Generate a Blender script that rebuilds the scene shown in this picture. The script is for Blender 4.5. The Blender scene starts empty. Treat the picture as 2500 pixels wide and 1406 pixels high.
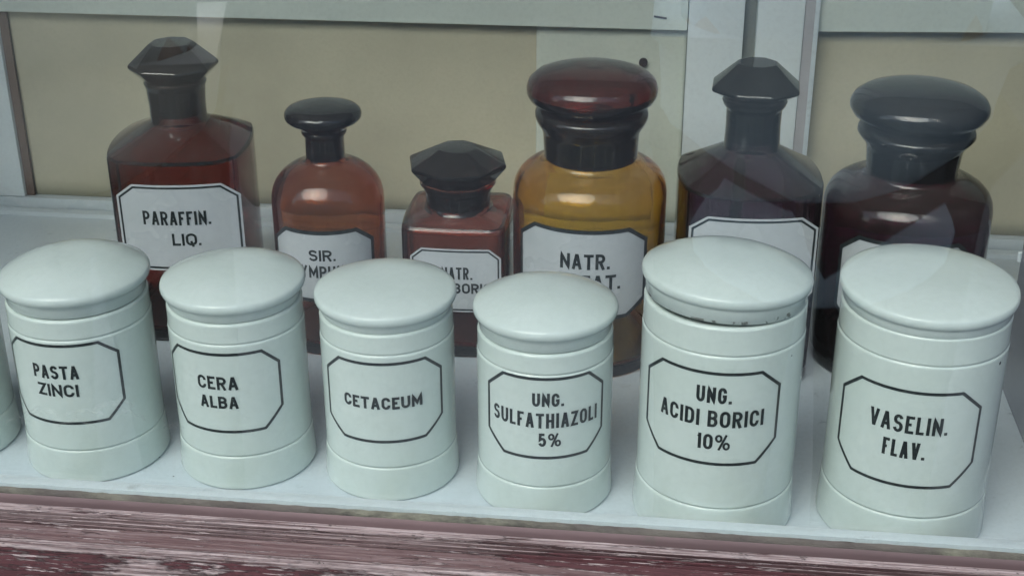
import bpy, bmesh, math, random
import numpy as np
from mathutils import Vector, Matrix

# ------------------------------------------------------------------ set-up
SC = bpy.context.scene
COL = SC.collection
S = 0.035                      # one modelling unit = 35 mm (half the width of a small jar)

# camera -------------------------------------------------------------------
CAM_LOC = (0.286, -17.25735, 11.76227)
PITCH, YAW, ROLL, FPX = 0.44766, -0.11755, -0.003, 3435.619
F_ = Vector((math.sin(YAW)*math.cos(PITCH), math.cos(YAW)*math.cos(PITCH), -math.sin(PITCH)))
R_ = Vector((math.cos(YAW), -math.sin(YAW), 0)); U_ = R_.cross(F_)
R2 = R_*math.cos(ROLL) + U_*math.sin(ROLL); U2 = U_*math.cos(ROLL) - R_*math.sin(ROLL)
cd = bpy.data.cameras.new('camera'); cam = bpy.data.objects.new('camera', cd); COL.objects.link(cam)
cam.matrix_world = Matrix(((R2.x, U2.x, -F_.x, CAM_LOC[0]*S), (R2.y, U2.y, -F_.y, CAM_LOC[1]*S),
                           (R2.z, U2.z, -F_.z, CAM_LOC[2]*S), (0, 0, 0, 1)))
cd.sensor_width = 36.0; cd.lens = FPX/2500*36.0; cd.clip_start = 0.02; cd.clip_end = 200
SC.camera = cam

# sky, sun, exposure ---------------------------------------------------------
SUN_EL, SUN_AZ = 46.0, 203.0           # azimuth measured from +y (into the window) clockwise
w = bpy.data.worlds.new('World'); SC.world = w; w.use_nodes = True
nt = w.node_tree; nt.nodes.clear()
sky = nt.nodes.new('ShaderNodeTexSky'); sky.sky_type = 'NISHITA'; sky.sun_disc = False
sky.sun_elevation = math.radians(SUN_EL); sky.sun_rotation = math.radians(SUN_AZ)
sky.dust_density = 3.0; sky.air_density = 1.0
hs = nt.nodes.new('ShaderNodeHueSaturation'); hs.inputs['Saturation'].default_value = 1.0
bg = nt.nodes.new('ShaderNodeBackground'); bg.inputs['Strength'].default_value = 0.15
wo = nt.nodes.new('ShaderNodeOutputWorld')
nt.links.new(sky.outputs[0], hs.inputs['Color']); nt.links.new(hs.outputs[0], bg.inputs[0]); nt.links.new(bg.outputs[0], wo.inputs[0])
sl = bpy.data.lights.new('sun', 'SUN'); sl.energy = 1.5; sl.angle = math.radians(48); sl.color = (0.94, 0.98, 1.0)
so = bpy.data.objects.new('sun', sl); COL.objects.link(so)
az = math.radians(SUN_AZ); el = math.radians(SUN_EL)
sd = Vector((math.sin(az)*math.cos(el), math.cos(az)*math.cos(el), math.sin(el)))
so.rotation_euler = sd.to_track_quat('Z', 'Y').to_euler()
so.location = (0, -2, 3)
SC.view_settings.view_transform = 'Standard'; SC.view_settings.look = 'None'
SC.view_settings.exposure = 0.82; SC.view_settings.gamma = 1.0; SC.view_settings.use_curve_mapping = False
cy = SC.cycles
cy.max_bounces = 14; cy.transparent_max_bounces = 16; cy.transmission_bounces = 12; cy.glossy_bounces = 6; cy.diffuse_bounces = 5
cy.caustics_reflective = True; cy.caustics_refractive = True; cy.blur_glossy = 0.3; cy.sample_clamp_indirect = 8.0
cy.use_denoising = True

# ------------------------------------------------------------------ materials
def newmat(name):
    m = bpy.data.materials.new(name); m.use_nodes = True
    n = m.node_tree; n.nodes.clear()
    out = n.nodes.new('ShaderNodeOutputMaterial')
    return m, n, out
def N(n, t, **kw):
    x = n.nodes.new(t)
    for k, v in kw.items():
        if k in x.inputs: x.inputs[k].default_value = v
        else: setattr(x, k, v)
    return x
def ramp(n, fac, stops):
    r = n.nodes.new('ShaderNodeValToRGB'); e = r.color_ramp.elements
    while len(e) < len(stops): e.new(0.5)
    for i, (p, c) in enumerate(stops):
        e[i].position = p; e[i].color = (c, c, c, 1) if isinstance(c, (int, float)) else (*c, 1)
    n.links.new(fac, r.inputs[0]); return r.outputs[0]
def mixc(n, fac, a, b):
    x = n.nodes.new('ShaderNodeMix'); x.data_type = 'RGBA'
    for sock, v in ((x.inputs[0], fac), (x.inputs[6], a), (x.inputs[7], b)):
        if hasattr(v, 'is_linked') or hasattr(v, 'links'): n.links.new(v, sock)
        else: sock.default_value = (*v, 1) if isinstance(v, tuple) else v
    return x.outputs[2]
def coords(n, scale=(1, 1, 1), kind='Object'):
    tc = n.nodes.new('ShaderNodeTexCoord'); mp = n.nodes.new('ShaderNodeMapping')
    mp.inputs['Scale'].default_value = scale
    n.links.new(tc.outputs[kind], mp.inputs[0]); return mp.outputs[0]
def noise(n, vec, scale, detail=4, rough=0.6):
    x = N(n, 'ShaderNodeTexNoise', Scale=scale, Detail=detail, Roughness=rough)
    n.links.new(vec, x.inputs['Vector']); return x.outputs[0]
def bump(n, h, strength, dist):
    b = N(n, 'ShaderNodeBump', Strength=strength, Distance=dist); n.links.new(h, b.inputs['Height']); return b.outputs[0]
def math_(n, op, a, b=0.0):
    x = n.nodes.new('ShaderNodeMath'); x.operation = op
    for i, v in enumerate((a, b)):
        if hasattr(v, 'links'): n.links.new(v, x.inputs[i])
        else: x.inputs[i].default_value = v
    return x.outputs[0]

def enamel(name, base, chips=None, specks=0.5, rough=0.08):
    """glazed off-white ware with faint mottling, fine pits and a few dark specks; chips = (z0, z1) band of worn rim"""
    m, n, out = newmat(name)
    v = coords(n)
    big = noise(n, v, 22, 3); fine = noise(n, v, 260, 3)
    c = mixc(n, ramp(n, big, [(0.35, 0.0), (0.7, 1.0)]), base, tuple(x*y for x, y in zip(base, (0.93, 0.95, 0.93))))
    c = mixc(n, ramp(n, fine, [(0.4, 0.0), (0.75, 0.35)]), c, tuple(x*0.86 for x in base))
    vo = N(n, 'ShaderNodeTexVoronoi', Scale=95.0); n.links.new(v, vo.inputs['Vector'])
    dot = math_(n, 'LESS_THAN', vo.outputs['Distance'], 0.085)
    sep = n.nodes.new('ShaderNodeSeparateColor'); n.links.new(vo.outputs['Color'], sep.inputs[0])
    pick = math_(n, 'LESS_THAN', sep.outputs[0], 0.035*specks)
    c = mixc(n, math_(n, 'MULTIPLY', dot, pick), c, (0.06, 0.055, 0.05))
    st = noise(n, coords(n, (1, 1, 0.6)), 14, 6, 0.62)
    c = mixc(n, ramp(n, st, [(0.55, 0.0), (0.72, 0.35)]), c, tuple(x*y for x, y in zip(base, (0.86, 0.83, 0.74))))
    cz = n.nodes.new('ShaderNodeTexVoronoi'); cz.feature = 'DISTANCE_TO_EDGE'; cz.inputs['Scale'].default_value = 130.0
    wv = N(n, 'ShaderNodeMixRGB', blend_type='ADD'); wv.inputs[0].default_value = 0.004
    nn_ = N(n, 'ShaderNodeTexNoise', Scale=60.0); n.links.new(v, nn_.inputs['Vector']); n.links.new(v, wv.inputs[1]); n.links.new(nn_.outputs['Color'], wv.inputs[2]); n.links.new(wv.outputs[0], cz.inputs['Vector'])
    c = mixc(n, ramp(n, cz.outputs['Distance'], [(0.0, 0.10), (0.03, 0.0)]), c, tuple(x*0.6 for x in base))
    if chips:
        sx = n.nodes.new('ShaderNodeSeparateXYZ'); n.links.new(v, sx.inputs[0])
        up = math_(n, 'GREATER_THAN', sx.outputs[2], chips[0]*S); dn = math_(n, 'LESS_THAN', sx.outputs[2], chips[1]*S)
        nz = noise(n, coords(n, (1, 1, 1)), 150, 5, 0.7)
        cm = math_(n, 'MULTIPLY', math_(n, 'MULTIPLY', up, dn), ramp(n, nz, [(0.535, 0.0), (0.59, 0.8)]))
        c = mixc(n, cm, c, (0.10, 0.095, 0.085))
    b = N(n, 'ShaderNodeBsdfPrincipled', Roughness=rough)
    b.inputs['IOR'].default_value = 1.5
    b.inputs['Subsurface Weight'].default_value = 0.0
    n.links.new(c, b.inputs['Base Color'])
    n.links.new(ramp(n, big, [(0.3, rough*0.85), (0.7, rough*1.3)]), b.inputs['Roughness'])
    n.links.new(bump(n, noise(n, v, 38, 3), 0.10, 0.002), b.inputs['Normal'])
    n.links.new(b.outputs[0], out.inputs[0]); return m

def plain(name, base, rough=0.6, var=0.12, scale=30, bumpv=0.1, stretch=(1, 1, 1), dirt=None, spec=0.5, specks=0):
    m, n, out = newmat(name)
    v = coords(n, stretch); a = noise(n, v, scale, 5)
    f = noise(n, coords(n), 400, 3)
    c = mixc(n, ramp(n, a, [(0.3, 0.0), (0.72, 1.0)]), base, tuple(max(0, x*(1-var)) for x in base))
    c = mixc(n, ramp(n, f, [(0.45, 0.0), (0.8, 0.4)]), c, tuple(x*0.75 for x in base))
    if dirt:
        d = noise(n, coords(n), 55, 6, 0.72)
        c = mixc(n, ramp(n, d, [(0.62, 0.0), (0.72, dirt)]), c, (0.07, 0.065, 0.055))
    if specks:
        vo = N(n, 'ShaderNodeTexVoronoi', Scale=70.0); n.links.new(coords(n), vo.inputs['Vector'])
        sep = n.nodes.new('ShaderNodeSeparateColor'); n.links.new(vo.outputs['Color'], sep.inputs[0])
        c = mixc(n, math_(n, 'MULTIPLY', math_(n, 'LESS_THAN', vo.outputs['Distance'], 0.06), math_(n, 'LESS_THAN', sep.outputs[0], specks)), c, (0.05, 0.045, 0.04))
    b = N(n, 'ShaderNodeBsdfPrincipled', Roughness=rough); b.inputs['Specular IOR Level'].default_value = spec
    n.links.new(c, b.inputs['Base Color'])
    n.links.new(bump(n, a, bumpv, 0.002), b.inputs['Normal'])
    n.links.new(b.outputs[0], out.inputs[0]); return m

def glass(name, trans, thick=0.09, rough=0.015, tint=(1, 1, 1)):
    """coloured bottle glass: trans = fraction of light left after one wall of `thick` units"""
    m, n, out = newmat(name)
    g = N(n, 'ShaderNodeBsdfGlass', Roughness=rough, IOR=1.5); g.inputs['Color'].default_value = (*tint, 1)
    v = coords(n); n.links.new(bump(n, noise(n, v, 28, 2), 0.12, 0.002), g.inputs['Normal'])
    n.links.new(ramp(n, noise(n, v, 40, 4), [(0.35, rough), (0.75, rough*2)]), g.inputs['Roughness'])
    # a thin film of shelf dust
    d = N(n, 'ShaderNodeBsdfDiffuse'); d.inputs['Color'].default_value = (0.42, 0.40, 0.38, 1)
    geo = n.nodes.new('ShaderNodeNewGeometry'); sx = n.nodes.new('ShaderNodeSeparateXYZ'); n.links.new(geo.outputs['Normal'], sx.inputs[0])
    up = ramp(n, sx.outputs[2], [(0.0, 0.012), (0.9, 0.06)])
    dm = math_(n, 'MULTIPLY', up, ramp(n, noise(n, v, 70, 5, 0.7), [(0.3, 0.5), (0.7, 1.2)]))
    front = math_(n, 'SUBTRACT', 1.0, geo.outputs['Backfacing'])
    mx = n.nodes.new('ShaderNodeMixShader'); n.links.new(math_(n, 'MULTIPLY', dm, front), mx.inputs[0])
    n.links.new(g.outputs[0], mx.inputs[1]); n.links.new(d.outputs[0], mx.inputs[2])
    n.links.new(mx.outputs[0], out.inputs[0])
    va = N(n, 'ShaderNodeVolumeAbsorption')
    dens = [-math.log(max(t, 1e-4))/(thick*S) for t in trans]; mx_ = max(dens)
    va.inputs['Color'].default_value = tuple(1-d/mx_ for d in dens) + (1,); va.inputs['Density'].default_value = mx_
    n.links.new(va.outputs[0], out.inputs['Volume']); return m

def ink(name, base=(0.012, 0.018, 0.02), rough=0.35):
    m, n, out = newmat(name)
    v = coords(n); a = noise(n, v, 300, 4)
    b = N(n, 'ShaderNodeBsdfPrincipled', Roughness=rough)
    n.links.new(mixc(n, ramp(n, a, [(0.48, 0.0), (0.72, 0.6)]), base, (0.06, 0.075, 0.075)), b.inputs['Base Color'])
    n.links.new(b.outputs[0], out.inputs[0]); return m

def wood_peeling(name, paint_amount, ridge=None, band=None, blob=None, grooves=(), bare=(0.42, 0.355, 0.345), dark=(0.04, 0.02, 0.02), paint=(0.042, 0.0145, 0.0165)):
    """weathered bare wood with long grain, old paint left in patches; ridge = height above which the paint is rubbed off"""
    m, n, out = newmat(name)
    grain = noise(n, coords(n, (1.6, 105.0, 105.0)), 8, 8, 0.74)
    fine = noise(n, coords(n, (9.0, 160.0, 160.0)), 8, 6, 0.75)
    patch_ = noise(n, coords(n, (1.0, 6.0, 6.0)), 13, 8, 0.66)
    broad = noise(n, coords(n, (1.0, 1.0, 1.0)), 6, 3, 0.5)
    pits = noise(n, coords(n, (1.0, 2.0, 2.0)), 150, 5, 0.7)
    c = mixc(n, ramp(n, grain, [(0.38, 0.0), (0.58, 1.0)]), dark, bare)
    c = mixc(n, ramp(n, fine, [(0.45, 0.0), (0.68, 0.7)]), c, (0.125, 0.066, 0.066))
    c = mixc(n, ramp(n, pits, [(0.60, 0.0), (0.68, 0.85)]), c, (0.035, 0.027, 0.025))
    if band:
        tc2 = n.nodes.new('ShaderNodeTexCoord'); sy = n.nodes.new('ShaderNodeSeparateXYZ'); n.links.new(tc2.outputs['Object'], sy.inputs[0])
        wob = math_(n, 'ADD', sy.outputs[1], math_(n, 'MULTIPLY', math_(n, 'SUBTRACT', patch_, 0.5), 0.22*S))
        br = n.nodes.new('ShaderNodeMapRange'); n.links.new(wob, br.inputs[0])
        for i, v in enumerate((band[0]*S, band[1]*S, 0.0, 1.0)): br.inputs[1+i].default_value = v
        c = mixc(n, math_(n, 'MULTIPLY', br.outputs[0], ramp(n, grain, [(0.3, 1.0), (0.75, 0.55)])), c, (0.095, 0.052, 0.052))
    t = 1.0-paint_amount
    base = math_(n, 'ADD', math_(n, 'MULTIPLY', patch_, 0.62), math_(n, 'ADD', math_(n, 'MULTIPLY', fine, 0.22), math_(n, 'MULTIPLY', broad, 0.16)))
    if ridge is not None:
        tc = n.nodes.new('ShaderNodeTexCoord'); sx = n.nodes.new('ShaderNodeSeparateXYZ'); n.links.new(tc.outputs['Object'], sx.inputs[0])
        rb = n.nodes.new('ShaderNodeMapRange'); n.links.new(sx.outputs[2], rb.inputs[0])
        for i, v in enumerate((ridge[0]*S, ridge[1]*S, 0.0, 0.2)): rb.inputs[1+i].default_value = v
        base = math_(n, 'SUBTRACT', base, rb.outputs[0])
    if blob:
        tc3 = n.nodes.new('ShaderNodeTexCoord'); sb_ = n.nodes.new('ShaderNodeSeparateXYZ'); n.links.new(tc3.outputs['Object'], sb_.inputs[0])
        dx = math_(n, 'DIVIDE', math_(n, 'SUBTRACT', sb_.outputs[0], blob[0]*S), blob[2]*S); dy = math_(n, 'DIVIDE', math_(n, 'SUBTRACT', sb_.outputs[1], blob[1]*S), blob[3]*S)
        dd = math_(n, 'ADD', math_(n, 'MULTIPLY', dx, dx), math_(n, 'MULTIPLY', dy, dy))
        base = math_(n, 'ADD', base, ramp(n, dd, [(0.35, 0.17), (1.0, 0.0)]))
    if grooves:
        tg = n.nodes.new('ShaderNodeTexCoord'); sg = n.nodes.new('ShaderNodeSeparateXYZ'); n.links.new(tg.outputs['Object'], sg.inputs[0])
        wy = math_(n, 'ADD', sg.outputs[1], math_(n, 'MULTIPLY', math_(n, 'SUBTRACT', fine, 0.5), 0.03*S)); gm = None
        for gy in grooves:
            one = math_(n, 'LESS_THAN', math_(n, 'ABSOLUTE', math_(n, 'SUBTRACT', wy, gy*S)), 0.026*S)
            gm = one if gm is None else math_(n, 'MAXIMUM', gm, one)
        c = mixc(n, math_(n, 'MULTIPLY', gm, ramp(n, broad, [(0.40, 0.45), (0.58, 0.95)])), c, (0.05, 0.024, 0.025))  # dirt lines in the grooves, with their shade put into the wood colour
    pm = ramp(n, base, [(t-0.012, 0.0), (t+0.012, 1.0)])
    pc = mixc(n, ramp(n, fine, [(0.35, 0.0), (0.7, 1.0)]), paint, tuple(x*2.4 for x in paint))
    c = mixc(n, pm, c, pc)
    chip = ramp(n, noise(n, coords(n, (1.6, 26.0, 26.0)), 22, 6, 0.75), [(0.585, 0.0), (0.61, 1.0)])
    c = mixc(n, math_(n, 'MULTIPLY', chip, 0.85), c, tuple(x*1.15 for x in bare))
    b = N(n, 'ShaderNodeBsdfPrincipled', Roughness=0.7); n.links.new(c, b.inputs['Base Color'])
    b.inputs['Specular IOR Level'].default_value = 0.35
    hgt = math_(n, 'ADD', math_(n, 'MULTIPLY', math_(n, 'SUBTRACT', pm, chip), 0.8), math_(n, 'ADD', grain, math_(n, 'MULTIPLY', fine, 0.5)))
    n.links.new(bump(n, hgt, 1.0, 0.0012), b.inputs['Normal'])
    n.links.new(b.outputs[0], out.inputs[0]); return m

def putty_mat(name):
    m, n, out = newmat(name)
    v = coords(n, (1.0, 2.0, 2.0)); a = noise(n, v, 30, 6, 0.7); b2 = noise(n, coords(n, (1, 1, 1)), 12, 4)
    c = mixc(n, ramp(n, a, [(0.38, 0.0), (0.62, 1.0)]), (0.035, 0.034, 0.03), (0.17, 0.175, 0.13))
    c = mixc(n, ramp(n, b2, [(0.42, 0.0), (0.56, 0.8)]), c, (0.075, 0.066, 0.06))
    b = N(n, 'ShaderNodeBsdfPrincipled', Roughness=0.8); n.links.new(c, b.inputs['Base Color'])
    n.links.new(bump(n, a, 0.9, 0.002), b.inputs['Normal']); n.links.new(b.outputs[0], out.inputs[0]); return m

def pane_mat(name):
    m, n, out = newmat(name)
    tr = N(n, 'ShaderNodeBsdfTransparent'); tr.inputs['Color'].default_value = (0.965, 0.985, 0.975, 1)
    gl = N(n, 'ShaderNodeBsdfGlossy', Roughness=0.0); gl.inputs['Color'].default_value = (1, 1, 1, 1)
    geo = n.nodes.new('ShaderNodeNewGeometry')
    ior = math_(n, 'ADD', 1.72, math_(n, 'MULTIPLY', geo.outputs['Backfacing'], 1/1.72-1.72))
    fr = n.nodes.new('ShaderNodeFresnel'); fr.inputs['IOR'].default_value = 1.5
    n.links.new(ior, fr.inputs['IOR'])
    mx = n.nodes.new('ShaderNodeMixShader'); n.links.new(fr.outputs[0], mx.inputs[0])
    n.links.new(tr.outputs[0], mx.inputs[1]); n.links.new(gl.outputs[0], mx.inputs[2])
    # dust film on the glass
    d = N(n, 'ShaderNodeBsdfDiffuse'); d.inputs['Color'].default_value = (0.5, 0.52, 0.52, 1)
    a = noise(n, coords(n), 9, 6, 0.65)
    m2 = n.nodes.new('ShaderNodeMixShader'); n.links.new(ramp(n, a, [(0.35, 0.001), (0.75, 0.007)]), m2.inputs[0])
    n.links.new(mx.outputs[0], m2.inputs[1]); n.links.new(d.outputs[0], m2.inputs[2])
    n.links.new(m2.outputs[0], out.inputs[0]); return m

def smear_mat(name):
    m, n, out = newmat(name)
    tr = N(n, 'ShaderNodeBsdfTransparent'); d = N(n, 'ShaderNodeBsdfDiffuse'); d.inputs['Color'].default_value = (0.8, 0.82, 0.82, 1)
    a = noise(n, coords(n), 120, 4, 0.7)
    mx = n.nodes.new('ShaderNodeMixShader'); n.links.new(ramp(n, a, [(0.3, 0.0), (0.7, 0.14)]), mx.inputs[0])
    n.links.new(tr.outputs[0], mx.inputs[1]); n.links.new(d.outputs[0], mx.inputs[2]); n.links.new(mx.outputs[0], out.inputs[0]); return m

M = {}
WHITE = (0.585, 0.66, 0.64)
M['jar'] = enamel('cream_enamel', WHITE)
M['lid'] = enamel('cream_enamel_lid', (0.585, 0.66, 0.65), specks=1.0)
M['lid_chipped'] = enamel('cream_enamel_chipped', (0.585, 0.66, 0.65), chips=(3.36, 3.53), specks=1.0)
M['ink'] = ink('black_lettering')
M['label'] = enamel('white_label_glaze', (0.45, 0.48, 0.51), specks=0.2, rough=0.25)
M['glass_A'] = glass('dark_red_brown_glass', (0.46, 0.165, 0.135))
M['glass_B'] = glass('orange_brown_glass', (0.74, 0.41, 0.20))
M['glass_C'] = glass('red_brown_glass', (0.62, 0.27, 0.20))
M['glass_D'] = glass('amber_glass', (0.87, 0.66, 0.15))
M['glass_E'] = glass('purple_black_glass', (0.30, 0.14, 0.24))
M['glass_F'] = glass('plum_black_glass', (0.33, 0.12, 0.21))
M['stopper_B'] = glass('near_black_stopper_glass', (0.40, 0.17, 0.12))
M['stopper_D'] = glass('dark_brown_stopper_glass', (0.58, 0.27, 0.20))
M['shelf'] = plain('shelf_white_paint', (0.56, 0.635, 0.68), 0.26, 0.10, 14, 0.08, dirt=0.4, specks=0.14)
M['rail'] = plain('rail_white_paint', (0.58, 0.65, 0.68), 0.4, 0.07, 20, 0.12, (0.3, 1, 1), dirt=0.3)
M['putty'] = putty_mat('old_putty')
M['mauve'] = plain('mauve_weathered_paint', (0.13, 0.088, 0.09), 0.7, 0.45, 40, 0.3, (0.15, 1, 1), dirt=0.7)
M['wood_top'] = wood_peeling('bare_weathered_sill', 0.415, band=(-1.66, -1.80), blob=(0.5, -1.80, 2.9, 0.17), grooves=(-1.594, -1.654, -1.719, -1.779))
M['wood_low'] = wood_peeling('peeling_dark_red_sill', 0.52, ridge=(0.10, 0.18))
M['stile'] = plain('stile_white_paint', (0.70, 0.77, 0.78), 0.5, 0.07, 12, 0.06, (1, 1, 0.2))
M['stile_edge'] = plain('stile_edge_paint', (0.44, 0.43, 0.44), 0.5, 0.15, 25, 0.1)
M['groove'] = plain('groove_grey', (0.20, 0.21, 0.19), 0.7, 0.1, 20, 0.1)
M['tan'] = plain('tan_cloth', (0.53, 0.50, 0.37), 0.85, 0.2, 9, 0.25, spec=0.2)
M['paper'] = plain('pale_card', (0.60, 0.66, 0.60), 0.8, 0.12, 8, 0.08, spec=0.2)
M['paper2'] = plain('pale_cloth', (0.57, 0.61, 0.53), 0.85, 0.10, 6, 0.12, spec=0.2)
M['brown'] = plain('brown_wood_strip', (0.155, 0.105, 0.085), 0.7, 0.3, 30, 0.2, (1, 1, 0.2))
M['side'] = plain('side_panel_paint', (0.33, 0.345, 0.395), 0.2, 0.1, 10, 0.06)
M['steel'] = plain('dull_steel', (0.5, 0.5, 0.5), 0.3, 0.1, 60, 0.05)
M['steel'].node_tree.nodes['Principled BSDF'].inputs['Metallic'].default_value = 1.0
M['dark'] = plain('dark_iron', (0.035, 0.03, 0.03), 0.6, 0.2, 80, 0.1)
M['pane'] = pane_mat('window_glass'); M['smear'] = smear_mat('dried_smear')
M['pave'] = plain('paving', (0.13, 0.14, 0.15), 0.85, 0.3, 3, 0.2)
M['facade'] = plain('pale_facade_plaster', (0.62, 0.62, 0.60), 0.85, 0.15, 5, 0.2)
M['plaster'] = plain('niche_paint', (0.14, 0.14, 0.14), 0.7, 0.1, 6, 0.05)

# ------------------------------------------------------------------ helpers
def link(name, bm, mat, parent=None, smooth=True, sharp=35):
    me = bpy.data.meshes.new(name); bm.to_mesh(me); bm.free()
    if mat: me.materials.append(mat)
    for p in me.polygons: p.use_smooth = smooth
    if smooth and sharp: me.set_sharp_from_angle(angle=math.radians(sharp))
    o = bpy.data.objects.new(name, me); COL.objects.link(o)
    if parent: o.parent = parent
    return o
def tag(o, label, cat, group=None):
    o['label'] = label; o['category'] = cat
    if group: o['group'] = group
    return o
def thing(name, label, cat, loc=(0, 0, 0), group=None):
    o = bpy.data.objects.new(name, None); COL.objects.link(o)
    o.location = Vector(loc)*S; o.empty_display_size = 0.02
    return tag(o, label, cat, group)
def vert(bm, x, y, z): return bm.verts.new((x*S, y*S, z*S))
def box(bm, x0, x1, y0, y1, z0, z1, bev=0.0, seg=2):
    vs = [vert(bm, x, y, z) for z in (z0, z1) for y in (y0, y1) for x in (x0, x1)]
    fs = [bm.faces.new([vs[i] for i in q]) for q in ((0, 2, 3, 1), (4, 5, 7, 6), (0, 1, 5, 4), (2, 6, 7, 3), (0, 4, 6, 2), (1, 3, 7, 5))]
    if bev:
        es = list({e for f in fs for e in f.edges})
        bmesh.ops.bevel(bm, geom=es, offset=bev*S, segments=seg, affect='EDGES', profile=0.6)
def rings(bm, levels, closed_bottom=True, closed_top=True, flip=False):
    """levels: list of rings, each a list of (x,y,z)"""
    rs = [[vert(bm, *p) for p in lv] for lv in levels]
    n = len(rs[0])
    for a, b in zip(rs, rs[1:]):
        for i in range(n):
            q = [a[i], a[(i+1) % n], b[(i+1) % n], b[i]]
            bm.faces.new(q[::-1] if flip else q)
    if closed_bottom: bm.faces.new(rs[0] if flip else rs[0][::-1])
    if closed_top: bm.faces.new(rs[-1][::-1] if flip else rs[-1])
def circ(r, z, n=96, ph=0.0, cx=0, cy=0): return [(cx+r*math.cos(ph+2*math.pi*i/n), cy+r*math.sin(ph+2*math.pi*i/n), z) for i in range(n)]
def lathe(bm, prof, n=96, flip=False): rings(bm, [circ(max(r, 1e-3), z, n) for r, z in prof], True, True, flip)
def arcp(cx, cz, r0, r1, a0, a1, n=6):
    return [(cx+r0*math.cos(math.radians(a0+(a1-a0)*i/n)), cz+r1*math.sin(math.radians(a0+(a1-a0)*i/n))) for i in range(n+1)]
def extrude_profile(name, prof, x0, x1, mat, parent=None, nx=1, jit=0.0, seed=1, sharp=30, smooth=True):
    """closed (y,z) profile swept along x"""
    rnd = random.Random(seed); bm = bmesh.new()
    lv = []
    for k in range(nx+1):
        x = x0+(x1-x0)*k/nx
        lv.append([(x, y+rnd.uniform(-jit, jit), z+rnd.uniform(-jit, jit)) for y, z in prof])
    rings(bm, lv); bmesh.ops.recalc_face_normals(bm, faces=bm.faces[:])
    return link(name, bm, mat, parent, smooth, sharp)

# ------------------------------------------------------------------ lettering (strokes laid on a curved face)
def arc(cx, cy, rx, ry, a0, a1, n=10):
    return [(cx+rx*math.cos(math.radians(a0+(a1-a0)*i/n)), cy+ry*math.sin(math.radians(a0+(a1-a0)*i/n))) for i in range(n+1)]
G = {
 'A': (1.05, [[(0, 0), (.44, 1), (.56, 1), (1, 0)], [(.2, .27), (.8, .27)]]),
 'B': (1.0, [[(0, 0), (0, 1)], [(0, 1), (.5, 1)]+arc(.5, .77, .44, .23, 90, -90)+[(0, .54)], [(.3, .54), (.52, .54)]+arc(.52, .27, .48, .27, 90, -90)+[(0, 0)]]),
 'C': (1.0, [[(1, .68)]+arc(.5, .70, .5, .30, 0, 180)+arc(.5, .30, .5, .30, 180, 360)+[(1, .32)]]),
 'D': (1.0, [[(0, 0), (0, 1)], [(0, 1), (.45, 1)]+arc(.45, .68, .55, .32, 90, 0)+arc(.45, .32, .55, .32, 0, -90)+[(0, 0)]]),
 'E': (.86, [[(0, 0), (0, 1)], [(0, 1), (1, 1)], [(0, .52), (.85, .52)], [(0, 0), (1, 0)]]),
 'F': (.84, [[(0, 0), (0, 1)], [(0, 1), (1, 1)], [(0, .5), (.85, .5)]]),
 'G': (1.05, [[(1, .70)]+arc(.5, .70, .5, .30, 0, 180)+arc(.5, .30, .5, .30, 180, 360)+[(1, .46), (.55, .46)]]),
 'H': (1.0, [[(0, 0), (0, 1)], [(1, 0), (1, 1)], [(0, .5), (1, .5)]]),
 'I': (0, [[(.5, 0), (.5, 1)]]),
 'L': (.80, [[(0, 1), (0, 0), (1, 0)]]),
 'M': (1.3, [[(0, 0), (0, 1), (.5, .25), (1, 1), (1, 0)]]),
 'N': (1.05, [[(0, 0), (0, 1), (1, 0), (1, 1)]]),
 'O': (1.05, [arc(.5, .70, .5, .30, 0, 180)+arc(.5, .30, .5, .30, 180, 360)+[(1, .70)]]),
 'P': (.98, [[(0, 0), (0, 1)], [(0, 1), (.5, 1)]+arc(.5, .73, .5, .27, 90, -90)+[(0, .46)]]),
 'Q': (1.05, [arc(.5, .70, .5, .30, 0, 180)+arc(.5, .30, .5, .30, 180, 360)+[(1, .70)], [(.45, .34), (.68, -.24)]]),
 'R': (1.0, [[(0, 0), (0, 1)], [(0, 1), (.5, 1)]+arc(.5, .74, .5, .26, 90, -90)+[(0, .48)], [(.5, .48), (1, 0)]]),
 'S': (1.0, [arc(.5, .765, .48, .235, 12, 270)+arc(.5, .265, .5, .265, 90, -168)]),
 'T': (1.0, [[(0, 1), (1, 1)], [(.5, 1), (.5, 0)]]),
 'U': (1.05, [[(0, 1), (0, .3)]+arc(.5, .3, .5, .3, 180, 360)+[(1, 1)]]),
 'V': (1.05, [[(0, 1), (.46, 0), (.54, 0), (1, 1)]]),
 'Y': (1.05, [[(0, 1), (.5, .45), (1, 1)], [(.5, .45), (.5, 0)]]),
 'Z': (.95, [[(0, 1), (1, 1), (0, 0), (1, 0)]]),
 '5': (.95, [[(.95, 1), (.1, 1), (.05, .52)]+arc(.48, .31, .52, .31, 125, -160)]),
 '1': (.5, [[(1, 0), (1, 1)], [(.05, .80), (.95, .93)]]),
 '0': (1.0, [arc(.5, .70, .5, .30, 0, 180)+arc(.5, .30, .5, .30, 180, 360)+[(1, .70)]]),
 '%': (1.6, [arc(.2, .78, .2, .22, 0, 360, 14), arc(.8, .22, .2, .22, 0, 360, 14), [(.22, 0), (.78, 1)]]),
 '.': (-1, []), ' ': (-2, []),
}
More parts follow.
